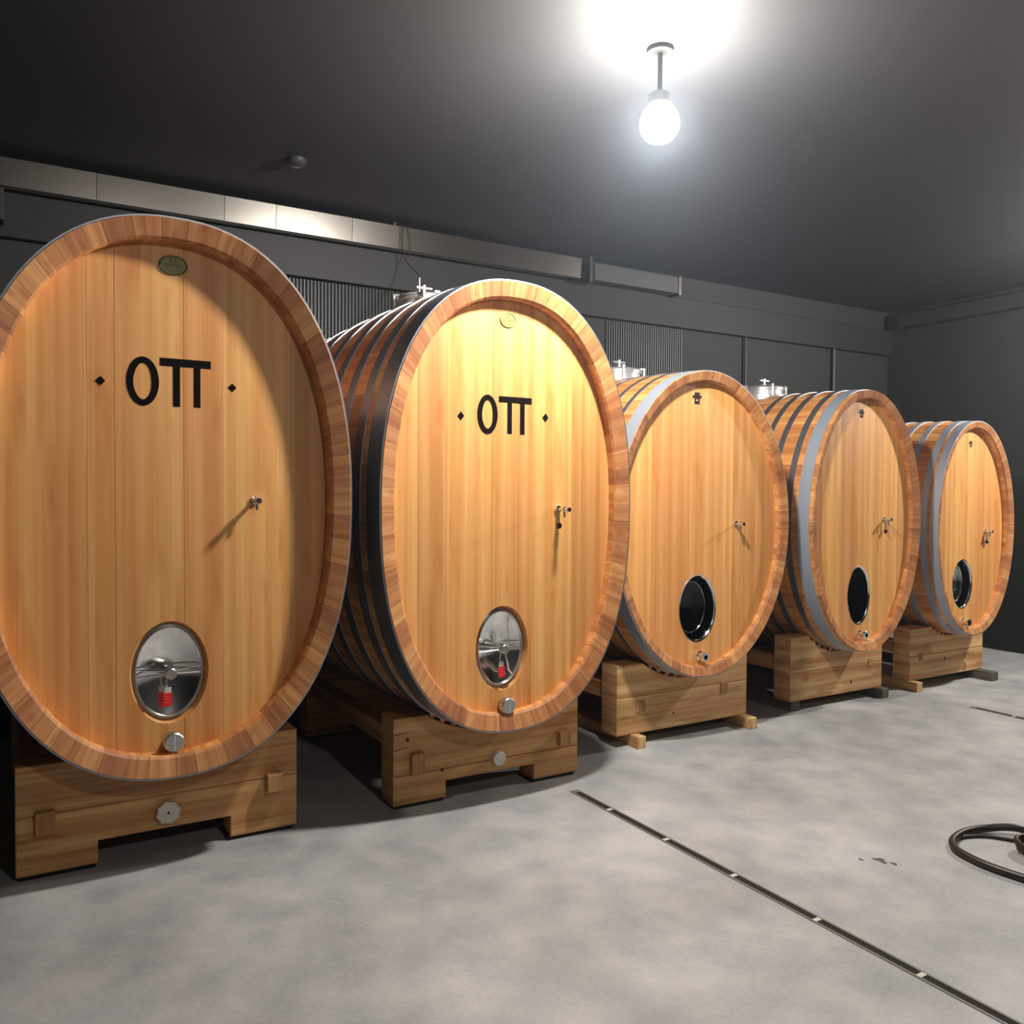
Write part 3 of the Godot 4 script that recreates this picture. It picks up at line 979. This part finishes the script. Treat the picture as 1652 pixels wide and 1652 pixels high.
func build_cradles():
	var labels := ["notched timber cradle with pale round cap under the leftmost barrel", "notched timber cradle with pale round cap under the second barrel", "low timber cradle on pale skids under the middle barrel", "timber cradle with a knot on dark skids under the fourth barrel", "timber cradle on skids under the smallest barrel at the right"]
	var C := [
		{"x": [0.038, 1.150], "n": 3.83, "top": 0.452, "joint": 0.25, "foot": [0.33, 0.855, 0.108]},
		{"x": [1.612, 2.692], "n": 3.80, "top": 0.440, "joint": 0.160, "foot": [1.893, 2.412, 0.098]},
		{"x": [3.155, 4.235], "n": 4.05, "top": 0.495, "base": 0.072, "joint": 0.30, "skids": [[3.26, 3.325, 3.98, 0.072, 1], [4.165, 4.235, 3.955, 0.072, 1]]},
		{"x": [4.735, 5.735], "n": 4.12, "top": 0.525, "base": 0.072, "joint": 0.27, "skids": [[4.76, 4.845, 4.13, 0.072, 0], [5.655, 5.74, 4.06, 0.072, 0]]},
		{"x": [6.095, 7.075], "n": 4.13, "top": 0.475, "base": 0.072, "joint": 0.26, "skids": [[6.075, 6.15, 4.055, 0.072, 1], [6.97, 7.06, 3.985, 0.072, 0]]},
	]
	for i in 5:
		var c: Dictionary = C[i]
		var d: Dictionary = BAR[i]
		var cx: float = (c.x[0] + c.x[1]) / 2.0
		var root := thing("barrel_cradle", labels[i], "cradle", Vector3(cx, 0, -c.n))
		var base: float = c.get("base", 0.015)
		grain = 0
		uv_scale = Vector2(1.6, 0.5)
		var rear: float = minf(c.n + 1.35, d.n + d.L - 0.28)
		for blk in [c.n, rear]:
			var dz: float = -(blk - c.n)
			var full := cradle_poly(c.x[0], c.x[1], base, c.top, d, blk, 0.022)
			for part in 2:
				var lo: float = base if part == 0 else c.joint + 0.0008
				var hi: float = c.joint - 0.0008 if part == 0 else 1.0
				var band := PackedVector2Array([Vector2(-9, lo), Vector2(19, lo), Vector2(19, hi), Vector2(-9, hi)])
				for piece in Geometry2D.intersect_polygons(full, band):
					var shapes := [piece]
					if part == 0 and c.has("foot"):
						var ft: Array = c.foot
						shapes = Geometry2D.clip_polygons(piece, PackedVector2Array([Vector2(ft[0], -1), Vector2(ft[1], -1), Vector2(ft[1], ft[2]), Vector2(ft[0], ft[2])]))
					for sh in shapes:
						var moved := PackedVector2Array()
						for v in sh: moved.append(v - Vector2(cx, 0))
						if Geometry2D.triangulate_polygon(moved).is_empty(): continue
						uv_off = Vector2(rng.randf(), rng.randf())
						var st := ms()
						extrude(st, moved, dz, dz - 0.15, 0.004)
						put("beam", st, (beam_m if i < 2 else beam_pale)[(i + part * 2 + rng.randi_range(0, 1)) % 4], root)
		# side rails tying front and rear beams
		grain = 2
		for sx in [0, 1]:
			var x: float = c.x[0] + 0.02 if sx == 0 else c.x[1] - 0.10
			uv_off = Vector2(rng.randf(), rng.randf())
			put("side_rail", box(Vector3(x - cx, 0.27, -(rear - c.n)), Vector3(x + 0.08 - cx, 0.37, -0.15), 0.004), beam_m[1], root)
		if c.has("skids"):
			for s in c.skids:
				uv_off = Vector2(rng.randf(), rng.randf())
				put("skid", box(Vector3(s[0] - cx, 0, -(rear + 0.2 - c.n)), Vector3(s[1] - cx, s[3], -(s[2] - c.n)), 0.004), M.skid_pale if s[4] == 1 else M.skid_dark, root)
		else:
			for blk in [0.0, rear - c.n]:
				var ft: Array = c.foot
				for e in [[c.x[0] + 0.01, ft[0] - 0.01], [ft[1] - 0.012, c.x[1] - 0.02]]:
					put("rubber_pad", box(Vector3(e[0] - cx, 0, -blk - 0.145), Vector3(e[1] - cx, 0.0155, -blk - 0.004), 0.002), M.rubber, root)
		# spacer blocks between cradle and barrel
		grain = 2
		var fz := 0.012
		var q0: float = 2.0 * (c.n - d.n + 0.05) / d.L - 1.0
		var ff: float = 1.0 + d.k * (1.0 - q0 * q0)
		for k in 13:
			var t := -PI / 2 + (k - 6) * (0.085 if i < 2 else 0.10)
			var v := se(t, d.a * ff + 0.011, d.b * ff + 0.011, d.p)
			var e := se(t + 0.01, d.a * ff + 0.011, d.b * ff + 0.011, d.p) - v
			if v.y + d.y > c.top - 0.01: continue
			var st := ms()
			bbox(st, Vector3(-0.016, -0.012, -0.13), Vector3(0.016, 0.009, -fz), 0.002, Transform3D(Basis(Vector3(0, 0, 1), e.angle()), Vector3(v.x + d.u - cx, v.y + d.y, 0)))
			put("spacer", st, M.skid_pale if i >= 2 else beam_m[2], root)
		# knots and drying cracks that show on the front faces
		for k in [[], [[1.684, 0.334, 0.011], [1.872, 0.155, 0.010]], [[3.60, 0.16, 0.009]], [[5.381, 0.146, 0.013]], [[6.545, 0.207, 0.015]]][i]:
			var kp := PackedVector2Array()
			for j in 14:
				var t := TAU * j / 14
				kp.append(Vector2(k[0] - cx + k[2] * 0.8 * cos(t) * (1.0 + 0.2 * sin(2 * t + k[0])), k[1] + k[2] * sin(t)))
			var st := ms()
			extrude(st, kp, 0.0012, -0.002, 0.0004)
			put("knot", st, M.knot, root)
		if i == 1:
			for k in [[1.614, 0.362, 1.72, 0.370], [1.614, 0.286, 1.71, 0.297]]:
				var a := Vector2(k[0] - cx, k[1])
				var b := Vector2(k[2] - cx, k[3])
				var st := ms()
				extrude(st, PackedVector2Array([a + Vector2(0, -0.002), (a + b) / 2.0 + Vector2(0, 0.001), b, (a + b) / 2.0 + Vector2(0, 0.004), a + Vector2(0, 0.002)]), 0.0008, -0.002, 0.0)
				put("crack", st, M.brand, root)
		# pegs and caps on the front beam
		var pegs: Array = [
			[[0.105, 0.175, 0.175, 0.27, 0.03], [1.005, 1.075, 0.195, 0.275, 0.045]],
			[[1.695, 1.765, 0.165, 0.265, 0.03], [2.555, 2.625, 0.18, 0.255, 0.035]],
			[[3.30, 3.37, 0.20, 0.27, 0.006], [4.00, 4.06, 0.235, 0.305, 0.006]],
			[[4.86, 4.92, 0.21, 0.275, 0.004], [5.57, 5.625, 0.24, 0.30, 0.004]],
			[[6.20, 6.255, 0.22, 0.28, 0.004], [6.785, 6.84, 0.09, 0.15, 0.004]]][i]
		grain = 1
		for p in pegs:
			uv_off = Vector2(rng.randf(), rng.randf())
			put("peg", box(Vector3(p[0] - cx, p[2], -0.05), Vector3(p[1] - cx, p[3], p[4]), 0.003), M.peg, root)
		if i < 2:
			var at := Vector3([0.595, 2.182][i] - cx, [0.182, 0.172][i], 0)
			var st := ms()
			if i == 0:
				lathe(st, [Vector2(0.03, -0.01), Vector2(0.03, 0.02), Vector2(0.044, 0.02), Vector2(0.045, 0.030), Vector2(0.042, 0.032), Vector2(0.005, 0.032), Vector2(0.0, 0.031)], 40, Transform3D(Basis(), at), false, Vector3(0, 0, 0.01))
				var cap := put("end_cap", st, M.cap, root)
				cap.set_meta("label", "pale round cap with notched edge and dark centre")
				st = ms()
				for k in 8:
					bbox(st, Vector3(-0.006, 0.042, 0.021), Vector3(0.006, 0.049, 0.0315), 0.001, Transform3D(Basis(Vector3(0, 0, 1), TAU * (k + 0.3) / 8), at))
				put("cap_teeth", st, M.cap, cap)
				st = ms()
				disc(st, 0.005, 0.03, 0.034, 0.0, 12, Transform3D(Basis(), at))
				put("cap_bolt", st, M.joint, cap)
			else:
				lathe(st, [Vector2(0.036, -0.01), Vector2(0.036, 0.035), Vector2(0.034, 0.037), Vector2(0.0, 0.037)], 14, Transform3D(Basis(), at), false, Vector3(0, 0, 0.01))
				put("end_cap", st, M.cap, root).set_meta("label", "pale faceted round cap")
	grain = 1

# ------------------------------------------------------------------ lamps, cables, hose
func build_small_things():
	uv_scale = Vector2.ONE
	for a in LAMPS:
		var t := thing("globe_lamp", a[2], "lamp", a[0])
		var st := ms()
		var prof := []
		for k in 13:
			var q := -PI / 2 + PI * k / 12
			prof.append(Vector2(maxf(0.09 * cos(q), 0.0), 0.09 * sin(q)))
		lathe(st, prof, 28, Transform3D(Basis(Vector3(1, 0, 0), -PI / 2), Vector3(0, -0.0, 0)), true)
		put("globe_bulb", st, M.glow, t)
		st = ms()
		disc(st, 0.05, 0.084, 0.13, 0.005, 24, Transform3D(Basis(Vector3(1, 0, 0), -PI / 2), Vector3.ZERO))
		tube(st, [Vector3(0, 0.12, 0), Vector3(0, HC - a[0].y, 0)], 0.011, 10)
		put("holder", st, M.duct_dim, t)
		st = ms()
		disc(st, 0.06, HC - a[0].y - 0.02, HC - a[0].y, 0.003, 24, Transform3D(Basis(Vector3(1, 0, 0), -PI / 2), Vector3.ZERO))
		put("ceiling_rose", st, M.duct_dim, t)
	# small round detector on the ceiling
	var sn := thing("smoke_detector", "small dim round detector on the dark ceiling above the duct", "detector", Vector3(1.54, HC, -5.13))
	var s2 := ms()
	lathe(s2, [Vector2(0.06, 0), Vector2(0.06, -0.02), Vector2(0.052, -0.03), Vector2(0.03, -0.042), Vector2(0, -0.045)], 28, Transform3D(Basis(Vector3(1, 0, 0), -PI / 2), Vector3.ZERO), false, Vector3(0, 0, -0.01))
	put("housing", s2, M.conduit, sn)
	# cable from the duct to the second barrel's hatch
	var st := ms()
	tube(st, spline([Vector3(2.53, 3.48, -5.86), Vector3(2.54, 3.46, -5.835), Vector3(2.535, 3.36, -5.835), Vector3(2.555, 3.22, -5.82), Vector3(2.50, 3.05, -5.5), Vector3(2.30, 2.86, -5.0), Vector3(2.12, 2.70, -4.66), Vector3(2.05, 2.655, -4.61)], 8), 0.0032, 8)
	tube(st, spline([Vector3(2.56, 3.48, -5.86), Vector3(2.575, 3.46, -5.835), Vector3(2.60, 3.36, -5.835), Vector3(2.59, 3.27, -5.83), Vector3(2.555, 3.22, -5.82)], 8), 0.0032, 8)
	tag(put("cable", st, M.cable), "thin dark cable hanging from the steel duct to the hatch of the second barrel", "cable")
	# hose on the floor at the right
	var y := 0.017
	st = ms()
	tube(st, spline([Vector3(3.98, y, -0.85), Vector3(4.12, y, -1.25), Vector3(4.12, y, -1.70), Vector3(4.0, y, -2.02), Vector3(3.92, y + 0.02, -2.125), Vector3(3.837, y + 0.005, -2.209), Vector3(3.736, y, -2.240), Vector3(3.634, y, -2.226), Vector3(3.562, y, -2.194), Vector3(3.506, y, -2.137), Vector3(3.479, y, -2.053), Vector3(3.471, y, -1.969), Vector3(3.48, y, -1.88), Vector3(3.50, y, -1.78), Vector3(3.56, y, -1.62), Vector3(3.68, y, -1.52), Vector3(3.82, y, -1.55)], 8), 0.0165, 12)
	tag(put("hose", st, M.hose), "dark brown hose lying in a wide loop on the floor at the right edge", "hose")
	st = ms()
	tube(st, spline([Vector3(3.655, 0.010, -2.229), Vector3(3.72, 0.008, -2.212), Vector3(3.782, 0.008, -2.177), Vector3(3.827, 0.008, -2.119), Vector3(3.862, 0.008, -2.052), Vector3(3.90, 0.008, -1.95), Vector3(3.93, 0.008, -1.8)], 8), 0.008, 8)
	tag(put("cord", st, M.hose), "thin brown cord lying inside the wide hose loop", "cord")
	st = ms()
	var coil := []
	for k in 90:
		var t := TAU * k / 26.0
		coil.append(Vector3(3.80 + 0.085 * cos(t), 0.012 + 0.014 * k / 26.0, -1.94 + (0.085 + 0.006 * k / 26.0) * sin(t)))
	tube(st, coil, 0.011, 10)
	tag(put("hose", st, M.hose), "small tight coil of brown hose inside the wide loop", "hose")
	# dark stain on the floor
	for q in [[3.165, -2.265, 0.022, "largest of the dark stains on the concrete floor left of the hose loop"], [3.185, -2.215, 0.012, "medium dark spot just below the largest floor stain left of the hose"], [3.10, -2.31, 0.009, "tiny dark speck on the floor left of the largest stain"]]:
		var poly := PackedVector2Array()
		for j in 14:
			var t := TAU * j / 14
			var r: float = q[2] * (1.0 + 0.5 * sin(3 * t + q[0] * 40) * 0.7)
			poly.append(Vector2(r * 0.8 * cos(t), r * 1.3 * sin(t)))
		var s3 := ms()
		extrude(s3, poly, 0.0012, -0.002, 0.0)
		var o := put("floor_stain", s3, M.floor_dark)
		o.position = Vector3(q[0], 0, q[1])
		o.rotation.x = -PI / 2
		tag(o, q[3], "stain", "dark spots on the floor left of the hose")
